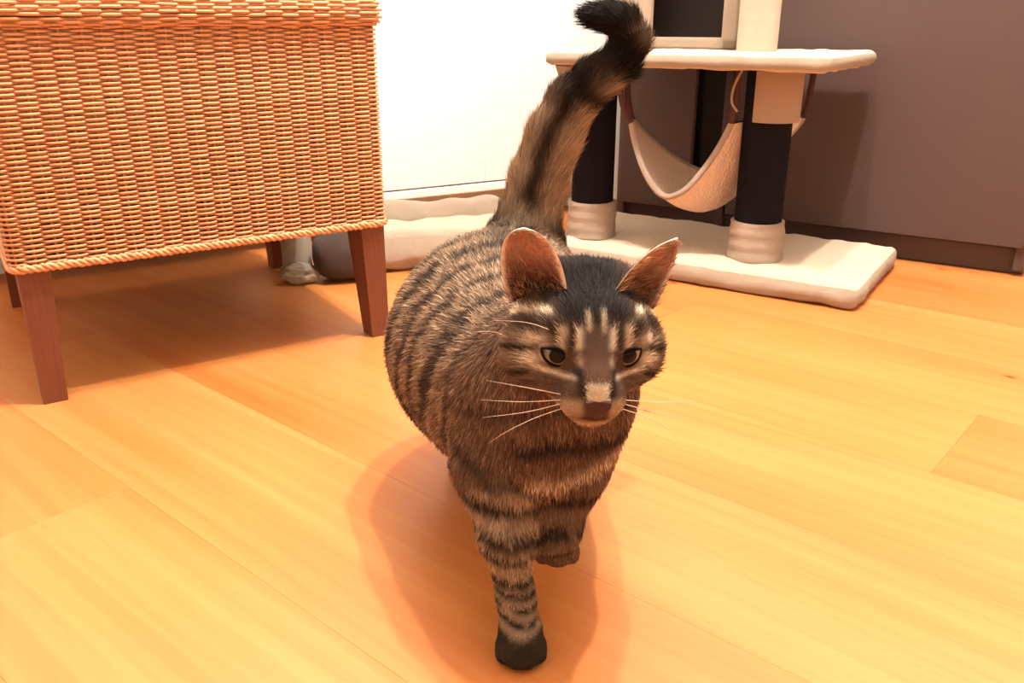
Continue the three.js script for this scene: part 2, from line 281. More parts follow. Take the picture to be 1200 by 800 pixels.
// ---------------------------------------------------------------- wicker chair
{
  const ch = thing('wicker_chair', 'woven orange wicker chair with tapered reddish brown wooden legs', 'chair', [-0.186, 0, -1.235], 33 * Math.PI / 180);
  const W = 0.48, D = 0.5, Y0 = 0.174, Y1 = 0.446;
  const legWood = std({ map: (() => { const t = dataTex(256, 512, (u, v) => { const g = noise(u * 26, v * 2.5, 2) * 0.5 + noise(u * 70, v * 5, 4) * 0.3 + noise(u * 8, v * 1.5, 8) * 0.4; return [0.42 + 0.06 * g, 0.225 + 0.045 * g, 0.15 + 0.035 * g]; }, true); return t; })(), roughness: 0.4 });
  const leg = (cx, cz, sx, sz) => { // sx, sz: side on which the outer faces stand; tapered on the inner sides
    const hw = [0.036, 0.058], lw = [0.028, 0.034], g = new THREE.BoxGeometry(1, 1, 1, 1, 1, 1), p = g.attributes.position;
    for (let i = 0; i < p.count; i++) { const top = p.getY(i) > 0, w = top ? hw : lw, ox = p.getX(i) * sx > 0, oz = p.getZ(i) * sz > 0; p.setXYZ(i, cx - (ox ? 0 : sx * w[0]), top ? 0.176 : 0, cz - (oz ? 0 : sz * w[1])); }
    const q = g.toNonIndexed(); q.computeVertexNormals(); return q;
  };
  for (const [cx, cz, sx, sz] of [[-0.002, -0.002, 1, 1], [-W + 0.002, -0.002, -1, 1], [-0.002, -D + 0.002, 1, -1], [-W + 0.002, -D + 0.002, -1, -1]]) part('leg', leg(cx, cz, sx, sz), legWood, ch);
  const liner = std({ color: srgb(70, 32, 10), roughness: 0.9 });
  part('seat_frame', mergeGeometries([box(W - 0.032, Y1 - Y0 - 0.004, D - 0.032, -W / 2, (Y0 + Y1) / 2, -D / 2, 0.01)]), liner, ch);
  const wick = [[212, 150, 102], [206, 142, 94], [218, 158, 112], [202, 138, 92]].map((c) => std({ color: srgb(...c), roughness: 0.55 }));
  const R = 0.014; // corner radius
  const ringPath = (off) => { // closed rounded rectangle: array of [x, z, nx, nz, arclength]
    const out = [], step = 0.0035, w = W / 2 - R, d = D / 2 - R, cx = -W / 2, cz = -D / 2; let s = 0;
    const seg = (x0, z0, x1, z1, nx, nz) => { const L = Math.hypot(x1 - x0, z1 - z0), n = Math.round(L / step); for (let i = 0; i < n; i++) out.push([lerp(x0, x1, i / n), lerp(z0, z1, i / n), nx, nz, s + L * i / n]); s += L; };
    const arc = (x, z, a0) => { const r = R + off, L = R * Math.PI / 2, n = 6; for (let i = 0; i < n; i++) { const a = a0 - i / n * Math.PI / 2, nx = Math.cos(a), nz = Math.sin(a); out.push([x + nx * r, z + nz * r, nx, nz, s + L * i / n]); } s += L; };
    const e = R + off;
    seg(cx - w, cz + d + e, cx + w, cz + d + e, 0, 1); arc(cx + w, cz + d, Math.PI / 2);
    seg(cx + w + e, cz + d, cx + w + e, cz - d, 1, 0); arc(cx + w, cz - d, 0);
    seg(cx + w, cz - d - e, cx - w, cz - d - e, 0, -1); arc(cx - w, cz - d, -Math.PI / 2);
    seg(cx - w - e, cz - d, cx - w - e, cz + d, -1, 0); arc(cx - w, cz + d, Math.PI);
    return [out, s];
  };
  function strand(off, radius, pitch, phase, amp, vert, seed, rise = 0) { // closed wavy tube
    const [path, total] = ringPath(off), n = path.length, k = Math.round(total / (2 * pitch)), S = 5, pos = [], nor = [], idx = [];
    for (let i = 0; i < n; i++) {
      const [x, z, nx, nz, s] = path[i], f = Math.sin(s / total * k * 2 * Math.PI + phase), w = amp * Math.sign(f) * Math.pow(Math.abs(f), 0.45), y = vert * noise(s * 9, seed, 1.5) + rise * Math.cos(s / total * k * 2 * Math.PI + phase);
      for (let j = 0; j < S; j++) { const a = j / S * 2 * Math.PI, o = Math.cos(a), q = Math.sin(a); pos.push(x + nx * (w + o * radius), y + q * radius, z + nz * (w + o * radius)); nor.push(nx * o, q, nz * o); }
    }
    for (let i = 0; i < n; i++) for (let j = 0; j < S; j++) { const a = i * S + j, b = i * S + (j + 1) % S, c = ((i + 1) % n) * S + j, d = ((i + 1) % n) * S + (j + 1) % S; idx.push(a, c, b, b, c, d); }
    const g = new THREE.BufferGeometry(); g.setAttribute('position', new THREE.Float32BufferAttribute(pos, 3)); g.setAttribute('normal', new THREE.Float32BufferAttribute(nor, 3)); g.setIndex(idx); return g;
  }
  const geos = []; for (let v = 0; v < 3; v++) geos.push([strand(0.0, 0.00175, 0.0225, 0, 0.0042, 0.0007, v * 3.1), strand(0.0, 0.00175, 0.0225, Math.PI, 0.0042, 0.0007, v * 3.1)]);
  const r = rng(5), rows = 88;
  for (let i = 0; i < rows; i++) { const m = part('wicker_strand', geos[(i >> 1) % 3][i % 2], wick[Math.floor(r() * 4)], ch); m.position.y = Y0 + 0.004 + (Y1 - Y0 - 0.006) * (i / (rows - 1)) + (r() - 0.5) * 0.0002; }
  const [path, total] = ringPath(0), stakes = [], K = Math.round(total / 0.0225);
  for (let i = 0; i < K; i++) { const s = (i + 0.5) / K * total; let b = path[0]; for (const q of path) if (Math.abs(q[4] - s) < Math.abs(b[4] - s)) b = q; stakes.push(new THREE.CylinderGeometry(0.0018, 0.0018, Y1 - Y0, 6).translate(b[0], (Y0 + Y1) / 2, b[1])); }
  part('wicker_stakes', mergeGeometries(stakes), wick[3], ch).userData.kind = 'stuff';
  // braided lower edge
  for (let i = 0; i < 3; i++) { const m = part('edge_braid', strand(0.0035, 0.0032, 0.012, i * 2.094, 0.0018, 0.001, i + 20, 0.0028), wick[(i + 2) % 4], ch); m.position.y = Y0 + 0.0015; }
  // rolled upper rim
  for (let i = 0; i < 12; i++) { const a = -1.35 + i / 11 * 2.9, m = part('rim_strand', strand(0.001 + 0.011 * Math.cos(a), 0.0021, 0.021, (i % 2) * Math.PI + 0.4, 0.0024, 0.0018, i + 40), wick[i % 4], ch); m.position.y = 0.4625 + 0.0165 * Math.sin(a); }
  part('rim_core', mergeGeometries([box(W + 0.012, 0.03, D + 0.012, -W / 2, 0.4625, -D / 2, 0.014)]), liner, ch);
  // back of the chair, above the picture: closed wicker board on the far side
  part('seat_cushion', box(W - 0.03, 0.05, D - 0.06, -W / 2, 0.5, -D / 2 + 0.02, 0.02), M.beige, ch);
  part('backrest', box(W, 0.46, 0.04, -W / 2, 0.72, -D + 0.02, 0.018), wick[1], ch);
}
// ---------------------------------------------------------------- the tabby cat
{
  const cat = thing('cat', 'grey brown tabby cat with raised bent tail walking towards the viewer', 'cat', [0, 0, 0]);
  // ---- head frame: x to the picture's right, y up, z out through the nose
  const HC = V(0.0448, 0.268, -0.505);
  const HM = new THREE.Matrix4().makeRotationY(5 * Math.PI / 180).multiply(new THREE.Matrix4().makeRotationX(3 * Math.PI / 180)).multiply(new THREE.Matrix4().makeRotationZ(-2.5 * Math.PI / 180)); HM.setPosition(HC);
  const HI = HM.clone().invert(), tmp = V(0, 0, 0), hv = (x, y, z) => V(x, y, z).applyMatrix4(HM);
  const BODY = 0, HEAD = 1, TAIL = 2, LEG = 3, LIFT = 4, HIND = 5;
  const prims = [];
  const cap = (grp, k, a, ra, b = a, rb = ra) => prims.push({ grp, k, a, b, ra, rb, ab: [b[0] - a[0], b[1] - a[1], b[2] - a[2]], l2: Math.max(1e-9, (b[0] - a[0]) ** 2 + (b[1] - a[1]) ** 2 + (b[2] - a[2]) ** 2) });
  const hcap = (k, a, ra, b = a, rb = ra) => cap(HEAD, k, hv(...a).toArray(), ra, hv(...b).toArray(), rb);
  // trunk
  cap(BODY, 0.03, [-0.012, 0.158, -0.765], 0.098, [-0.012, 0.162, -0.80], 0.094);
  cap(BODY, 0.04, [-0.004, 0.17, -0.845], 0.075, [0.006, 0.195, -0.86], 0.05);
  cap(BODY, 0.04, [-0.010, 0.16, -0.765], 0.097, [0.008, 0.17, -0.67], 0.082);
  cap(BODY, 0.04, [0.008, 0.17, -0.67], 0.08, [0.024, 0.19, -0.60], 0.060);
  cap(BODY, 0.03, [0.026, 0.185, -0.585], 0.047, [0.028, 0.165, -0.572], 0.041);
  cap(BODY, 0.03, [0.030, 0.20, -0.60], 0.055, [0.044, 0.255, -0.535], 0.040);
  // standing front leg (picture left)
  cap(BODY, 0.03, [0.004, 0.185, -0.60], 0.046, [-0.010, 0.135, -0.575], 0.032);
  cap(LEG, 0.02, [-0.010, 0.137, -0.572], 0.030, [-0.0045, 0.09, -0.548], 0.0185);
  cap(LEG, 0.012, [-0.0045, 0.09, -0.548], 0.0185, [0.003, 0.04, -0.540], 0.0135);
  cap(LEG, 0.010, [0.003, 0.04, -0.540], 0.0135, [0.0065, 0.019, -0.532], 0.0142);
  cap(LEG, 0.010, [0.0065, 0.0155, -0.530], 0.0155, [0.0068, 0.0135, -0.518], 0.0125);
  for (const [x, z] of [[-0.0055, -0.516], [0.0027, -0.510], [0.011, -0.510], [0.019, -0.516]]) cap(LEG, 0.004, [x, 0.0115, z - 0.006], 0.0075, [x, 0.0078, z], 0.0075);
  // lifted front leg (picture right)
  cap(BODY, 0.03, [0.044, 0.18, -0.595], 0.038, [0.038, 0.135, -0.575], 0.028);
  cap(LIFT, 0.02, [0.039, 0.137, -0.572], 0.027, [0.034, 0.088, -0.560], 0.0165);
  cap(LIFT, 0.012, [0.034, 0.088, -0.560], 0.0165, [0.035, 0.066, -0.575], 0.0145);
  cap(LIFT, 0.010, [0.035, 0.066, -0.575], 0.014, [0.037, 0.048, -0.592], 0.0145);
  for (const dx of [-0.011, -0.004, 0.004, 0.011]) cap(LIFT, 0.004, [0.037 + dx, 0.046, -0.594], 0.0075, [0.037 + dx * 1.1, 0.036, -0.60], 0.0068);
  // hind legs
  for (const [x, fz, side] of [[-0.050, 0.0, -1], [0.040, -0.02, 1]]) {
    cap(BODY, 0.03, [x * 0.8, 0.145, -0.815], 0.052, [x, 0.085, -0.805], 0.032);
    cap(HIND, 0.02, [x, 0.085, -0.805], 0.030, [x, 0.058, -0.865 + fz], 0.0165);
    cap(HIND, 0.012, [x, 0.058, -0.865 + fz], 0.016, [x, 0.018, -0.852 + fz], 0.013);
    cap(HIND, 0.010, [x, 0.016, -0.85 + fz], 0.014, [x, 0.0125, -0.818 + fz], 0.0125);
    for (const dx of [-0.0115, -0.004, 0.004, 0.0115]) cap(HIND, 0.004, [x + dx, 0.010, -0.818 + fz], 0.0075, [x + dx, 0.0078, -0.806 + fz], 0.0075);
  }
  // tail: up, leaning right, tip folded over to the left
  const tailPts = [[0.012, 0.225, -0.865, 0.033], [0.018, 0.262, -0.862, 0.029], [0.026, 0.30, -0.858, 0.0265], [0.041, 0.345, -0.852, 0.0245], [0.056, 0.377, -0.846, 0.021], [0.077, 0.398, -0.840, 0.0185], [0.099, 0.414, -0.836, 0.0165], [0.1085, 0.433, -0.833, 0.0155], [0.102, 0.448, -0.830, 0.0135], [0.089, 0.4535, -0.828, 0.0115], [0.074, 0.4555, -0.826, 0.0095]];
  for (let i = 0; i + 1 < tailPts.length; i++) { const a = tailPts[i], b = tailPts[i + 1]; cap(TAIL, i ? 0.006 : 0.03, a.slice(0, 3), a[3], b.slice(0, 3), b[3]); }
  // head
  hcap(0.02, [0, 0.004, -0.012], 0.038, [0, 0.000, 0.002], 0.036);
  hcap(0.016, [-0.0265, -0.011, 0.0], 0.0235, [-0.014, -0.016, 0.022], 0.017);
  hcap(0.016, [0.0285, -0.011, 0.0], 0.0235, [0.014, -0.016, 0.022], 0.017);
  hcap(0.012, [-0.0185, 0.0125, 0.0235], 0.0142); hcap(0.012, [0.0185, 0.0125, 0.0235], 0.0142);
  hcap(0.012, [0, 0.011, 0.026], 0.014, [0, -0.013, 0.0505], 0.0085);
  hcap(0.010, [0, -0.013, 0.0505], 0.0085, [0, -0.0215, 0.0565], 0.0072);
  hcap(0.012, [-0.0085, -0.0255, 0.0435], 0.0112); hcap(0.012, [0.0085, -0.0255, 0.0435], 0.0112);
  hcap(0.012, [0, -0.030, 0.024], 0.014, [0, -0.0355, 0.0415], 0.0078);
  hcap(0.012, [-0.022, 0.020, -0.024], 0.015); hcap(0.012, [0.022, 0.020, -0.024], 0.015);
  function sdf(x, y, z) {
    let d = 1e9;
    for (const q of prims) {
      const px = x - q.a[0], py = y - q.a[1], pz = z - q.a[2], t = Math.min(1, Math.max(0, (px * q.ab[0] + py * q.ab[1] + pz * q.ab[2]) / q.l2));
      const e = Math.sqrt((px - t * q.ab[0]) ** 2 + (py - t * q.ab[1]) ** 2 + (pz - t * q.ab[2]) ** 2) - (q.ra + (q.rb - q.ra) * t);
      const h = Math.max(q.k - Math.abs(d - e), 0) / q.k; d = Math.min(d, e) - h * h * q.k * 0.25;
    }
    return d;
  }
  function regionOf(x, y, z) {
    let best = 1e9, g = 0, pt = 0, pi = 0;
    prims.forEach((q, i) => { const px = x - q.a[0], py = y - q.a[1], pz = z - q.a[2], t = Math.min(1, Math.max(0, (px * q.ab[0] + py * q.ab[1] + pz * q.ab[2]) / q.l2)); const e = Math.sqrt((px - t * q.ab[0]) ** 2 + (py - t * q.ab[1]) ** 2 + (pz - t * q.ab[2]) ** 2) - (q.ra + (q.rb - q.ra) * t); if (e < best) { best = e; g = q.grp; pt = t; pi = i; } });
    return [g, pi, pt];
  }
  const grad = (x, y, z, e = 0.0006) => { const n = V(sdf(x + e, y, z) - sdf(x - e, y, z), sdf(x, y + e, z) - sdf(x, y - e, z), sdf(x, y, z + e) - sdf(x, y, z - e)); return n.normalize(); };
  // surface nets over a box, keeping the side of the neck plane that is asked for
  const neckP = V(0.045, 0.262, -0.542), neckN = V(0.0, 0.25, 1).normalize();
  function mesher(lo, hi, h, keep) {
    const nx = Math.ceil((hi[0] - lo[0]) / h) + 1, ny = Math.ceil((hi[1] - lo[1]) / h) + 1, nz = Math.ceil((hi[2] - lo[2]) / h) + 1, f = new Float32Array(nx * ny * nz), B = 6;
    for (let bx = 0; bx < nx; bx += B) for (let by = 0; by < ny; by += B) for (let bz = 0; bz < nz; bz += B) {
      const c = sdf(lo[0] + (bx + B / 2) * h, lo[1] + (by + B / 2) * h, lo[2] + (bz + B / 2) * h), far = Math.abs(c) > B * h * 0.87 * 1.15 + h * 2;
      for (let i = bx; i < Math.min(nx, bx + B); i++) for (let j = by; j < Math.min(ny, by + B); j++) for (let k = bz; k < Math.min(nz, bz + B); k++) f[(i * ny + j) * nz + k] = far ? c : sdf(lo[0] + i * h, lo[1] + j * h, lo[2] + k * h);
    }
    const vid = new Int32Array(nx * ny * nz).fill(-1), pos = [], idx = [], at = (i, j, k) => f[(i * ny + j) * nz + k];
    for (let i = 0; i < nx - 1; i++) for (let j = 0; j < ny - 1; j++) for (let k = 0; k < nz - 1; k++) {
      let m = 0, sx = 0, sy = 0, sz = 0, n = 0; const v = [];
      for (let c = 0; c < 8; c++) { v[c] = at(i + (c & 1), j + ((c >> 1) & 1), k + (c >> 2)); if (v[c] < 0) m |= 1 << c; }
      if (m === 0 || m === 255) continue;
      for (let c = 0; c < 8; c++) for (const b of [1, 2, 4]) if (!(c & b)) { const e = c | b; if ((v[c] < 0) !== (v[e] < 0)) { const t = v[c] / (v[c] - v[e]); sx += (c & 1) + (b === 1 ? t : 0); sy += ((c >> 1) & 1) + (b === 2 ? t : 0); sz += (c >> 2) + (b === 4 ? t : 0); n++; } }
      const x = lo[0] + (i + sx / n) * h, y = lo[1] + (j + sy / n) * h, z = lo[2] + (k + sz / n) * h;
      if (!keep(x, y, z)) continue;
      vid[(i * ny + j) * nz + k] = pos.length / 3; pos.push(x, y, z);
    }
    const quad = (a, b, c, d, flip) => { if (a < 0 || b < 0 || c < 0 || d < 0) return; flip ? idx.push(a, c, b, a, d, c) : idx.push(a, b, c, a, c, d); }, id = (i, j, k) => vid[(i * ny + j) * nz + k];
    for (let i = 1; i < nx - 1; i++) for (let j = 1; j < ny - 1; j++) for (let k = 1; k < nz - 1; k++) {
      const a = at(i, j, k) < 0;
      if (a !== at(i + 1, j, k) < 0) quad(id(i, j - 1, k - 1), id(i, j, k - 1), id(i, j, k), id(i, j - 1, k), !a);
      if (a !== at(i, j + 1, k) < 0) quad(id(i - 1, j, k - 1), id(i - 1, j, k), id(i, j, k), id(i, j, k - 1), !a);
      if (a !== at(i, j, k + 1) < 0) quad(id(i - 1, j - 1, k), id(i, j - 1, k), id(i, j, k), id(i - 1, j, k), !a);
    }
    return [pos, idx];
  }
  const side = (x, y, z) => (x - neckP.x) * neckN.x + (y - neckP.y) * neckN.y + (z - neckP.z) * neckN.z;

  // ---- coat pattern, in the cat's own coordinates
  const TAN = srgb(146, 120, 96), LIGHT = srgb(196, 170, 142), MID = srgb(94, 72, 58), DARK = srgb(28, 19, 14), PALE = srgb(226, 204, 176), RUST = srgb(100, 68, 52), BLACK = srgb(18, 13, 11);
  const mix = (a, b, t) => a.lerp(b, clamp(t));
  const bell = (x, c, w) => Math.exp(-(((x - c) / w) ** 2));
  function headColor(p, c) {
    tmp.set(...p).applyMatrix4(HI);
    const s = Math.sign(tmp.x), a = Math.abs(tmp.x) * 1000 + 0.7 * noise(tmp.x * 160, tmp.y * 160, 3), v = (tmp.y * 0.92 - tmp.z * 0.39) * 1000 + 0.9 * noise(tmp.x * 130, tmp.y * 130, 9), z = tmp.z * 1000, y = tmp.y * 1000;
    c.copy(MID);
    mix(c, TAN, 0.35 * smooth(26, 38, a) * smooth(8, -4, v));
    // dark crown with light streaks running down the forehead
    mix(c, BLACK, 0.95 * smooth(24, 15, a) * smooth(-3, 9, v));
    mix(c, DARK, 0.75 * smooth(17, 11, a) * smooth(-14, -5, v) * smooth(-0.5, -3, -v * 0 - 1));
    mix(c, LIGHT, 0.8 * bell(a, 4.4, 1.5) * smooth(-3, 1, v) * smooth(13, 8, v));
    mix(c, PALE, 0.95 * bell(a, 10, 2.2) * smooth(-13, -9, v) * smooth(4, -1, v));
    mix(c, DARK, 0.8 * bell(a, 14.5, 2.0) * smooth(-14, -9, v) * smooth(8, 0, v));
    mix(c, PALE, 0.8 * bell(a, 19.5, 2.4) * smooth(-13, -9, v) * smooth(5, 0, v));
    mix(c, DARK, 0.8 * bell(a, 25, 2.4) * smooth(-10, -6, v) * smooth(8, 2, v));
    mix(c, PALE, 0.8 * bell(a, 33, 7) * bell(v, -5.5, 3.6));
    mix(c, DARK, 0.7 * bell(a, 36, 8) * bell(v, 3, 4.0));
    mix(c, DARK, 0.7 * smooth(14, 18, a) * smooth(32, 26, a) * smooth(4, 10, v) * smooth(-34, -10, z));
    // light line under the ears
    mix(c, PALE, 0.95 * bell(v, 12 - 0.06 * (a - 34) ** 2 * 0.3, 2.4) * smooth(22, 27, a) * smooth(46, 41, a) * smooth(-30, -5, z));
    // eye surrounds
    mix(c, PALE, 0.95 * bell(a, 35, 6) * bell(v, -17, 4.0));
    mix(c, BLACK, 0.95 * bell(v, -10.8, 1.7) * smooth(30, 36, a));
    mix(c, PALE, 0.85 * bell(v, -27.5 + 0.30 * (a - 12), 1.5) * smooth(9, 13, a) * smooth(36, 30, a));
    mix(c, BLACK, 0.95 * bell(v, -25.5 - 0.18 * (a - 34), 2.4) * smooth(31, 36, a));
    mix(c, DARK, 0.55 * bell(v, -33 + 0.12 * (a - 30), 2.0) * smooth(26, 33, a));
    mix(c, TAN, 0.55 * bell(v, -38, 3.4) * smooth(22, 28, a));
    mix(c, DARK, 0.6 * bell(v, -44 - 0.1 * (a - 30), 2.4) * smooth(26, 33, a));
    // nose ridge
    mix(c, RUST, 0.75 * smooth(9, 6, a) * smooth(-10, -15, v) * smooth(-34, -28, v));
    mix(c, LIGHT, 0.7 * bell(a, 9.5, 1.7) * bell(v, -18, 4));
    mix(c, DARK, 0.9 * bell(a, 10.5 - 0.10 * (-20 - v), 2.6) * smooth(-18, -23, v) * smooth(-47, -42, v));
    mix(c, PALE, 0.9 * smooth(7.5, 5, a) * smooth(-28, -32, v) * smooth(-44, -40.5, v));
    // muzzle and chin
    mix(c, LIGHT, 0.7 * smooth(24, 16, a) * smooth(-37, -43, v) * smooth(6, 10, a));
    mix(c, RUST, 0.4 * smooth(22, 12, a) * smooth(-46, -52, v));
    mix(c, DARK, 0.8 * bell(a, 0, 9) * bell(v, -51.5, 1.3));
    mix(c, LIGHT, 0.8 * smooth(12, 8, a) * bell(v, -54.6, 1.7) * smooth(20, 30, z));
    return c;
  }
  const trunk = new THREE.Color();
  function coat(x, y, z, grp, pi, pt, c) {
    if (grp === HEAD) return headColor([x, y, z], c);
    const nb = fbm(x * 28, y * 28, z * 28, 2), nf = fbm(x * 90, y * 90, z * 90, 2);
    if (grp === TAIL) {
      const i = prims[pi].tailIndex + pt, right = (x - lerp(tailPts[Math.floor(i)][0], tailPts[Math.min(10, Math.floor(i) + 1)][0], i % 1)) / 0.02;
      c.copy(LIGHT); mix(c, MID, 0.25 + 0.4 * nf);
      mix(c, DARK, 0.93 * bell(right + 0.3 * nb, -0.28 - 0.1 * smooth(1, 3, i), 0.42) * smooth(0.9, 1.6, i));
      mix(c, DARK, 0.6 * smooth(3.2, 4.0, i) * smooth(0.5, -0.2, right));
      for (const [k, w] of [[0.55, 0.45], [4.55, 0.5], [6.2, 0.55]]) mix(c, DARK, 0.95 * bell(i + 0.2 * nb, k, w));
      mix(c, BLACK, 0.97 * smooth(5.2, 6.0, i) * (1 - 0.6 * bell(i, 5.3, 0.25) - 0.5 * bell(i, 7.2, 0.3)));
      return c;
    }
    // trunk: bars around the body, dark line along the back
    const spineX = lerp(-0.01, 0.035, smooth(-0.78, -0.58, z)), dx = x - spineX;
    const q = -z + 0.10 * (y - 0.16) + 0.014 * nb + 0.20 * Math.abs(dx) * smooth(0.10, 0.22, y), ph = q / 0.037;
    const w = Math.sin(ph * 2 * Math.PI);
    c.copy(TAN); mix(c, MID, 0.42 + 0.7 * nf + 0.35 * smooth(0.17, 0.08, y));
    const chest = smooth(-0.60, -0.555, z) * smooth(-0.07, -0.03, x);
    mix(c, DARK, 0.8 * smooth(0.0, 0.9, w + 1.3 * nf + 0.6 * nb) * (1 - chest));
    mix(c, DARK, 0.75 * bell(dx, 0, 0.016) * smooth(0.19, 0.23, y));
    mix(c, DARK, 0.95 * bell(z + 0.12 * (y - 0.15) + 0.004 * nb, -0.652, 0.0065) * smooth(-0.01, -0.03, dx) * smooth(0.22, 0.18, y));
    mix(c, RUST, 0.7 * chest); mix(c, MID, 0.5 * chest * (0.5 + nf));
    // bars on the chest and throat
    const cy = y + 0.25 * Math.abs(x - 0.04) + 0.004 * nb;
    mix(c, BLACK, 0.92 * chest * bell(cy, 0.178, 0.0058) * smooth(-0.01, 0.01, x)); mix(c, DARK, 0.5 * chest * bell(cy, 0.207, 0.004)); mix(c, LIGHT, 0.85 * chest * bell(y - 0.25 * (x - 0.012) + 0.003 * nb, 0.139, 0.0055) * smooth(0.0, 0.012, x));
    mix(c, DARK, 0.8 * chest * bell(y + 0.45 * (x + 0.02) + 0.003 * nb, 0.150, 0.006) * smooth(0.018, 0.008, x));
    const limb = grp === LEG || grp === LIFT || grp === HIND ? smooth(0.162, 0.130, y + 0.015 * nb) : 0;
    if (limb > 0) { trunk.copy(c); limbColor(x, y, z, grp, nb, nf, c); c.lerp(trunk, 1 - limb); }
    return c;
  }
  function limbColor(x, y, z, grp, nb, nf, c) {
      c.copy(TAN); mix(c, LIGHT, 0.45); mix(c, MID, 0.2 + 0.35 * nf);
      if (grp === LIFT) mix(c, MID, 0.8);
      const q = y + (grp === LEG ? 0.15 * (x + 0.004) : 0.2 * Math.abs(x - 0.036)) + 0.004 * nb;
      for (const [k, w] of grp === LIFT ? [[0.128, 0.006], [0.098, 0.006], [0.075, 0.006]] : [[0.141, 0.0045], [0.121, 0.0066], [0.097, 0.0064], [0.083, 0.0030], [0.061, 0.0048], [0.0515, 0.0029], [0.0415, 0.0028], [0.0325, 0.0024]]) mix(c, BLACK, 0.97 * bell(q, k, w) * smooth(-0.5, -0.1, nf));
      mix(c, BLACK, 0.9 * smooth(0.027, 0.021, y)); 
      return c;
  }
  let ti = 0; for (const q of prims) if (q.grp === TAIL) q.tailIndex = ti++;

  // ---- body surface
  const parts = [];
  const skin = (pos, idx) => {
    const n = pos.length / 3, nor = new Float32Array(n * 3), col = new Float32Array(n * 3), c = new THREE.Color();
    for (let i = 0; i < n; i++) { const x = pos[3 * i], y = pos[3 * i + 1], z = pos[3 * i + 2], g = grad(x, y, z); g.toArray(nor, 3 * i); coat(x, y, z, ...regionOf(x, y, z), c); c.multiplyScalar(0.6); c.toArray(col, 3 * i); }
    const g = new THREE.BufferGeometry(); g.setAttribute('position', new THREE.Float32BufferAttribute(pos, 3)); g.setAttribute('normal', new THREE.BufferAttribute(nor, 3)); g.setAttribute('color', new THREE.BufferAttribute(col, 3)); g.setIndex(idx); return g;
  };
  parts.push(skin(...mesher([-0.14, -0.004, -0.96], [0.16, 0.49, -0.48], 0.003, (x, y, z) => side(x, y, z) < 0.002 || y < 0.222)));
  parts.push(skin(...mesher([-0.02, 0.215, -0.56], [0.112, 0.335, -0.42], 0.0016, (x, y, z) => side(x, y, z) > -0.002 && y > 0.219)));
  const bare = mergeGeometries(parts.map((g) => g.toNonIndexed()));   // where fur grows

  // ---- ears: cupped shells with a rim, joined to the body
  const earFur = [];
  function ear(inB, outB, tip, inC, outC, flip) {
    const N = 22, T = 26, pos = [], col = [], idx = [], c = new THREE.Color(), q = (a, b, d, t) => a.clone().multiplyScalar((1 - t) ** 2).addScaledVector(b, 2 * t * (1 - t)).addScaledVector(d, t * t);
    const f = (s, t, off) => {
      const A = q(inB, inC, tip, t), B = q(outB, outC, tip, t), w = A.distanceTo(B), p = A.lerp(B, (s + 1) / 2);
      p.z += 0.006 - (0.34 * w * (1 - s * s) * (1 - 0.3 * t) + off); return p.applyMatrix4(HM);
    };
    for (let sd = 0; sd < 2; sd++) for (let i = 0; i <= N; i++) for (let j = 0; j <= T; j++) {
      const s = i / N * 2 - 1, t = 1 - (1 - j / T) ** 1.5, e = 1 - Math.min(1, (1 - Math.abs(s)) * 5) * 0.0, p = f(s, t, sd ? 0.0022 * Math.sqrt(Math.max(0, 1 - s * s)) + 0.0004 : 0); pos.push(p.x, p.y, p.z);
      if (sd) c.copy(MID).lerp(DARK, 0.4); else { c.copy(srgb(204, 146, 116)); mix(c, srgb(112, 66, 48), smooth(0.55, 0.1, t)); mix(c, DARK, 0.75 * smooth(0.25, 0.05, t)); }
      mix(c, srgb(246, 218, 194), 0.95 * smooth(0.80, 0.90, Math.max(Math.abs(s), t * t * 0.97))); c.toArray(col, col.length);
    }
    const id = (sd, i, j) => sd * (N + 1) * (T + 1) + i * (T + 1) + j, quad = (a, b, d, e) => (flip ? idx.push(a, d, b, a, e, d) : idx.push(a, b, d, a, d, e));
    for (let i = 0; i < N; i++) for (let j = 0; j < T; j++) { quad(id(0, i, j), id(0, i + 1, j), id(0, i + 1, j + 1), id(0, i, j + 1)); quad(id(1, i, j), id(1, i, j + 1), id(1, i + 1, j + 1), id(1, i + 1, j)); }
    for (let j = 0; j < T; j++) { quad(id(0, 0, j), id(0, 0, j + 1), id(1, 0, j + 1), id(1, 0, j)); quad(id(0, N, j), id(1, N, j), id(1, N, j + 1), id(0, N, j + 1)); }
    const g = new THREE.BufferGeometry(); g.setAttribute('position', new THREE.Float32BufferAttribute(pos, 3)); g.setAttribute('color', new THREE.Float32BufferAttribute(col, 3)); g.setIndex(idx); g.computeVertexNormals(); parts.push(g);
    earFur.push(f);
  }
  const EL = [V(-0.0135, 0.028, 0.006), V(-0.0475, 0.017, -0.006), V(-0.0405, 0.0655, -0.006), V(-0.021, 0.067, 0.006), V(-0.0635, 0.066, -0.004)];
  const ER = [V(0.014, 0.030, 0.006), V(0.044, 0.014, -0.008), V(0.0545, 0.0605, -0.010), V(0.029, 0.060, 0.006), V(0.056, 0.046, -0.006)];
  ear(...EL, false); ear(...ER, true);

  // ---- eyelids: dark almond rims around the eyeballs, joined to the body
  const eyes = [-1, 1].map((s) => { const c = hv(s * 0.0196 - 0.0006, 0.0000, 0.0288), fwd = V(s * 0.20, 0.02, 1).normalize().transformDirection(HM), up = V(0, 1, 0).transformDirection(HM), right = up.clone().cross(fwd).normalize(); up.crossVectors(fwd, right); return { s, c, fwd, up, right, r: 0.0112 }; });
  const eyeDir = (e, az, el) => e.fwd.clone().multiplyScalar(Math.cos(el) * Math.cos(az)).addScaledVector(e.right, Math.cos(el) * Math.sin(az)).addScaledVector(e.up, Math.sin(el));
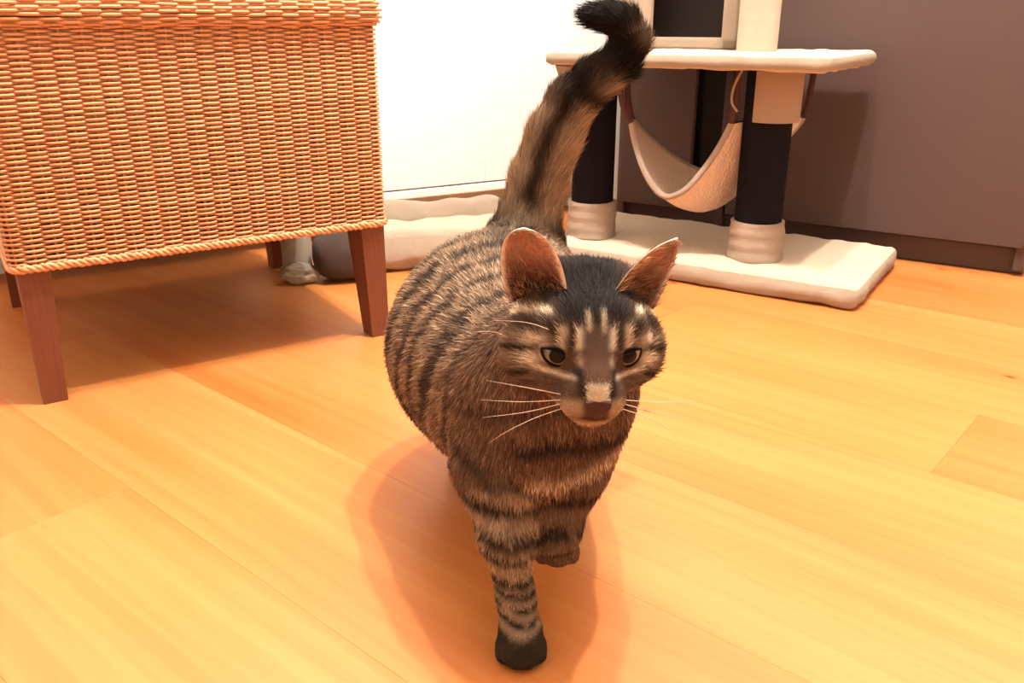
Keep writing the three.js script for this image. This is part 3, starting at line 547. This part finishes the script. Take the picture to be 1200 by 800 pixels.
  const almond = (e, f) => { const cx = Math.cos(f), sy = Math.sin(f); return [0.86 * cx, (sy > 0 ? 0.28 : 0.46) * sy * (1 - 0.25 * cx * cx) - 0.03 + 0.20 * cx * e.s]; };
  for (const e of eyes) {
    const N = 48, R = 7, pos = [], col = [], idx = [], c = new THREE.Color();
    for (let i = 0; i <= N; i++) for (let j = 0; j <= R; j++) {
      const f = i / N * 2 * Math.PI, [az, el] = almond(e, f), t = j / R, L = lerp(1, 1.35 / Math.hypot(Math.cos(f) * 1.0, Math.sin(f) * 1.35) / Math.hypot(az, el), t), d = eyeDir(e, az * L, el * L), rad = e.r * (1.012 + 0.05 * Math.sin(Math.min(1, t * 2.5) * Math.PI * 0.5)), p = e.c.clone().addScaledVector(d, rad);
      pos.push(p.x, p.y, p.z); c.copy(BLACK); if (t > 0.24) { const h = headColor(p.toArray(), new THREE.Color()).multiplyScalar(0.7); c.lerp(h, smooth(0.26, 0.55, t)); } c.toArray(col, col.length);
    }
    for (let i = 0; i < N; i++) for (let j = 0; j < R; j++) { const a = i * (R + 1) + j, b = a + R + 1; idx.push(a, a + 1, b + 1, a, b + 1, b); }
    const g = new THREE.BufferGeometry(); g.setAttribute('position', new THREE.Float32BufferAttribute(pos, 3)); g.setAttribute('color', new THREE.Float32BufferAttribute(col, 3)); g.setIndex(idx); g.computeVertexNormals(); parts.push(g);
  }
  const skinMat = new THREE.MeshPhysicalMaterial({ vertexColors: true, roughness: 1, specularIntensity: 0.2 });
  part('body', mergeGeometries(parts), skinMat, cat);
  // ---- eyeballs
  const iris = std({ vertexColors: true, roughness: 0.12 }), black = new THREE.MeshPhysicalMaterial({ color: rgb(0.003, 0.003, 0.003), roughness: 0.1, specularIntensity: 0.35 });
  for (const e of eyes) {
    const g = new THREE.SphereGeometry(e.r, 48, 32).rotateX(Math.PI / 2), p = g.attributes.position, col = new Float32Array(p.count * 3), c = new THREE.Color();
    for (let i = 0; i < p.count; i++) { const a = Math.acos(clamp(p.getZ(i) / e.r, -1, 1)); c.copy(srgb(86, 78, 63)); mix(c, srgb(106, 96, 80), smooth(0.72, 0.6, a)); mix(c, srgb(30, 24, 18), smooth(0.72, 0.82, a)); c.toArray(col, 3 * i); }
    g.setAttribute('color', new THREE.BufferAttribute(col, 3));
    const gaze = eyeDir(e, -0.01 * e.s + 0.02, 0.03), m = new THREE.Matrix4().lookAt(gaze, V(0, 0, 0), V(0, 1, 0)); m.setPosition(e.c);
    const ball = part('eye', g.applyMatrix4(m), iris, cat);
    part('pupil', new THREE.SphereGeometry(e.r + 0.00012, 32, 12, 0, Math.PI * 2, 0, 0.43).rotateX(Math.PI / 2).applyMatrix4(m), black, ball);
  }
  // ---- nose leather
  {
    const s = new THREE.Shape(); s.moveTo(-0.0062, 0.0028); s.quadraticCurveTo(0, 0.0046, 0.0062, 0.0028); s.quadraticCurveTo(0.0072, 0.0002, 0.0032, -0.0016); s.quadraticCurveTo(0.0008, -0.0028, 0.0006, -0.0046); s.lineTo(-0.0006, -0.0046); s.quadraticCurveTo(-0.0008, -0.0028, -0.0032, -0.0016); s.quadraticCurveTo(-0.0072, 0.0002, -0.0062, 0.0028);
    const g = new THREE.ExtrudeGeometry(s, { depth: 0.004, bevelEnabled: true, bevelSize: 0.0014, bevelThickness: 0.0018, bevelSegments: 5, curveSegments: 12 }); g.rotateX(-0.25); g.translate(0, -0.0225, 0.0588); g.applyMatrix4(HM);
    part('nose', g, new THREE.MeshPhysicalMaterial({ color: srgb(66, 34, 26), roughness: 0.6, specularIntensity: 0.4 }), cat);
  }
  // ---- whiskers
  {
    const wm = std({ color: srgb(206, 184, 164), roughness: 0.6 });
    const wh = (pts, r0) => { const curve = new THREE.CatmullRomCurve3(pts.map((p) => hv(...p))), g = new THREE.TubeGeometry(curve, 20, 1, 6), p = g.attributes.position, c = V(0, 0, 0), q = V(0, 0, 0); for (let i = 0; i < p.count; i++) { const t = Math.floor(i / 7) / 20; curve.getPointAt(t, c); q.fromBufferAttribute(p, i).sub(c).multiplyScalar(r0 * 0.75 * (1 - 0.8 * t)).add(c); p.setXYZ(i, q.x, q.y, q.z); } part('whisker', g, wm, cat); };
    for (const s of [-1, 1]) {
      wh([[s * 0.017, -0.024, 0.047], [s * 0.040, -0.026, 0.046], [s * 0.066, -0.031, 0.034]], 0.00042);
      wh([[s * 0.018, -0.027, 0.046], [s * 0.038, -0.032, 0.047], [s * 0.064, -0.042, 0.036]], 0.00042);
      wh([[s * 0.017, -0.030, 0.046], [s * 0.035, -0.035, 0.050], [s * 0.050, -0.046, 0.046], [s * 0.060, -0.060, 0.036]], 0.00045);
      if (s < 0) wh([[s * 0.017, -0.0215, 0.046], [s * 0.038, -0.018, 0.044], [s * 0.062, -0.020, 0.030]], 0.00038);
      if (s < 0) wh([[s * 0.024, 0.014, 0.034], [s * 0.040, 0.020, 0.036], [s * 0.058, 0.018, 0.028]], 0.00034);
      if (s < 0) wh([[s * 0.046, -0.002, 0.008], [s * 0.058, 0.004, 0.012], [s * 0.070, 0.002, 0.008]], 0.0004);
    }
  }
  // ---- fur: one blade per hair, over the whole coat
  {
    const N = FUR, r = rng(77), P = bare.attributes.position, T = P.count / 3, cdf = new Float64Array(T), A = V(0, 0, 0), B = V(0, 0, 0), C = V(0, 0, 0), n = V(0, 0, 0), p = V(0, 0, 0), h = V(0, 0, 0);
    let sum = 0;
    for (let i = 0; i < T; i++) { A.fromBufferAttribute(P, 3 * i); B.fromBufferAttribute(P, 3 * i + 1); C.fromBufferAttribute(P, 3 * i + 2); const area = B.clone().sub(A).cross(C.clone().sub(A)).length() / 2, head = side(A.x, A.y, A.z) > 0 && A.y > 0.22; sum += area * (head ? 2.6 : A.z > -0.62 ? 1.4 : 1); cdf[i] = sum; }
    const blade = new THREE.BufferGeometry();
    blade.setAttribute('position', new THREE.Float32BufferAttribute([-0.5, 0, 0, 0.5, 0, 0, -0.42, 0.45, 0.04, 0.42, 0.45, 0.04, 0, 1, 0.2], 3)); blade.setIndex([0, 1, 3, 0, 3, 2, 2, 3, 4]); blade.computeVertexNormals();
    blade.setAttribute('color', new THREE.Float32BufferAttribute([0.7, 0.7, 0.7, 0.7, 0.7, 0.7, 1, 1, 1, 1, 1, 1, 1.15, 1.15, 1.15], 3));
    const hairMat = new THREE.MeshPhysicalMaterial({ vertexColors: true, roughness: 0.75, specularIntensity: 0.35, side: THREE.DoubleSide });
    const fur = new THREE.InstancedMesh(blade, hairMat, N);
    fur.name = 'fur'; fur.userData.kind = 'stuff'; fur.castShadow = fur.receiveShadow = true;
    const m = new THREE.Matrix4(), X = V(0, 0, 0), Y = V(0, 0, 0), Z = V(0, 0, 0), flow = V(0, 0, 0), c = new THREE.Color();
    let k = 0, guard = 0;
    while (k < N && guard++ < N * 2) {
      const q = r() * sum; let lo = 0, hi = T - 1; while (lo < hi) { const mid = (lo + hi) >> 1; cdf[mid] < q ? (lo = mid + 1) : (hi = mid); }
      let a = r(), b = r(); if (a + b > 1) { a = 1 - a; b = 1 - b; }
      A.fromBufferAttribute(P, 3 * lo); B.fromBufferAttribute(P, 3 * lo + 1); C.fromBufferAttribute(P, 3 * lo + 2);
      p.copy(A).addScaledVector(B.sub(A), a).addScaledVector(C.sub(A), b); n.copy(grad(p.x, p.y, p.z));
      const [grp, pi, pt] = regionOf(p.x, p.y, p.z);
      let L = 0.0125, lift = 0.34, W = 0.0008, dim = 1;
      if (grp === HEAD) {
        h.copy(p).applyMatrix4(HI);
        if (eyes.some((e) => { const d = p.clone().sub(e.c), l = d.length(); if (l > e.r * 1.5) return false; const az = Math.atan2(d.dot(e.right), d.dot(e.fwd)), el = Math.asin(clamp(d.dot(e.up) / l, -1, 1)); return Math.hypot(az / 0.95, (el + 0.06 - 0.2 * e.s * az / 0.8) / 0.40) < 1; })) continue;
        if (Math.hypot(h.x / 0.008, (h.y + 0.0225) / 0.006) < 1 && h.z > 0.045) continue;
        flow.set(h.x * 1.2, h.y + 0.012, -0.045 - Math.max(0, h.z) * 0.2).transformDirection(HM);
        const f = smooth(0.055, 0.0, h.z); L = lerp(0.0028, 0.0085, f) * (h.y < -0.02 && h.z < 0.02 ? 1.5 : 1); lift = lerp(0.22, 0.3, f); W = lerp(0.00038, 0.00055, f);
      } else if (grp === TAIL) { const d = prims[pi].ab; flow.set(...d).normalize(); L = lerp(0.017, 0.012, pi / prims.length); lift = 0.42; W = 0.0007; }
      else if (grp === BODY) { flow.set(0.0, -0.55, -0.8 + 0.7 * smooth(-0.6, -0.55, p.z)); L = 0.011 + 0.004 * smooth(0.12, 0.07, p.y); const ch = smooth(-0.62, -0.57, p.z); L = lerp(L, 0.0085, ch); lift = lerp(lift, 0.24, ch); W = lerp(W, 0.0006, ch); }
      else { flow.set(0, -1, -0.1); L = lerp(0.0024, 0.009, smooth(0.02, 0.12, p.y)); lift = 0.25; W = 0.0006; }
      flow.addScaledVector(n, -flow.dot(n)); if (flow.lengthSq() < 1e-8) flow.set(0, -1, 0); flow.normalize();
      const j = 0.35; Y.set((r() - 0.5) * j, (r() - 0.5) * j, (r() - 0.5) * j).addScaledVector(flow, 1 - lift * 0.5).addScaledVector(n, lift).normalize();
      const roll = (r() - 0.5) * 1.6; X.crossVectors(Y, n).normalize(); Z.crossVectors(X, Y); const cx = Math.cos(roll), sx = Math.sin(roll); const X2 = X.clone().multiplyScalar(cx).addScaledVector(Z, sx); Z.crossVectors(X2, Y);
      L *= 0.7 + 0.6 * r();
      X2.multiplyScalar(W * (0.7 + 0.6 * r())); Y.multiplyScalar(L); Z.multiplyScalar(-L);
      m.makeBasis(X2, Y, Z); m.setPosition(p.x - n.x * 0.0004, p.y - n.y * 0.0004, p.z - n.z * 0.0004);
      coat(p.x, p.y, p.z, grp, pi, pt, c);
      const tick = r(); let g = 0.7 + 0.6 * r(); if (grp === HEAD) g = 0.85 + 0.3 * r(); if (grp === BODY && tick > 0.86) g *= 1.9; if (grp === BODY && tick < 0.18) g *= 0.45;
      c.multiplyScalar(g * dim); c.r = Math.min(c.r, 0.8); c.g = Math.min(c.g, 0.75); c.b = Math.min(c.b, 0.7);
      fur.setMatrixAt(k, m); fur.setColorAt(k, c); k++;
    }
    // longer pale hairs inside and along the ears
    fur.count = k; fur.instanceMatrix.needsUpdate = true;
    cat.add(fur);
    const tuft = new THREE.InstancedMesh(blade, hairMat, 3200); tuft.name = 'ear_hair'; tuft.userData.kind = 'stuff'; tuft.castShadow = tuft.receiveShadow = true;
    let w = 0; const up = V(0, 1, 0).transformDirection(HM);
    earFur.forEach((f, e) => {
      const tip = f(0, 1, 0), sgn = e ? 1 : -1;
      for (let i = 0; i < 1600; i++) {
        const s = r() * 1.9 - 0.95, t = Math.pow(r(), 1.7) * 0.9, out = r() < 0.3, b = f(s, t, out ? 0.0018 : 0);
        const base = f(s, Math.min(1, t + 0.08), 0).sub(f(s, t, 0)).normalize(); Y.copy(base).multiplyScalar(0.9).addScaledVector(V(0, 0, out ? -0.3 : 0.35).transformDirection(HM), 1).add(V((r() - 0.5) * 0.5 - (out ? 0 : sgn * -0.3), (r() - 0.5) * 0.4, (r() - 0.5) * 0.4)).normalize();
        X.crossVectors(Y, V(r() - 0.5, r() - 0.5, r() - 0.5)).normalize(); Z.crossVectors(X, Y); const L = lerp(0.0095, 0.004, Math.min(1, t * 1.3)) * (0.6 + 0.7 * r());
        m.makeBasis(X.multiplyScalar(0.00038), Y.multiplyScalar(L), Z.multiplyScalar(L)); m.setPosition(b);
        if (out) c.copy(MID).lerp(DARK, 0.5 * r()); else { c.copy(srgb(200, 150, 118)); c.lerp(DARK, 0.45 * r() * (t < 0.3 ? 1.3 : 0.6)); if (r() < 0.25) c.copy(srgb(214, 178, 146)); }
        tuft.setMatrixAt(w, m); tuft.setColorAt(w, c); w++;
      }
    });
    tuft.count = w; cat.add(tuft);
  }
}
scene.traverse((o) => { delete o.userData.count; });
renderer.render(scene, camera);
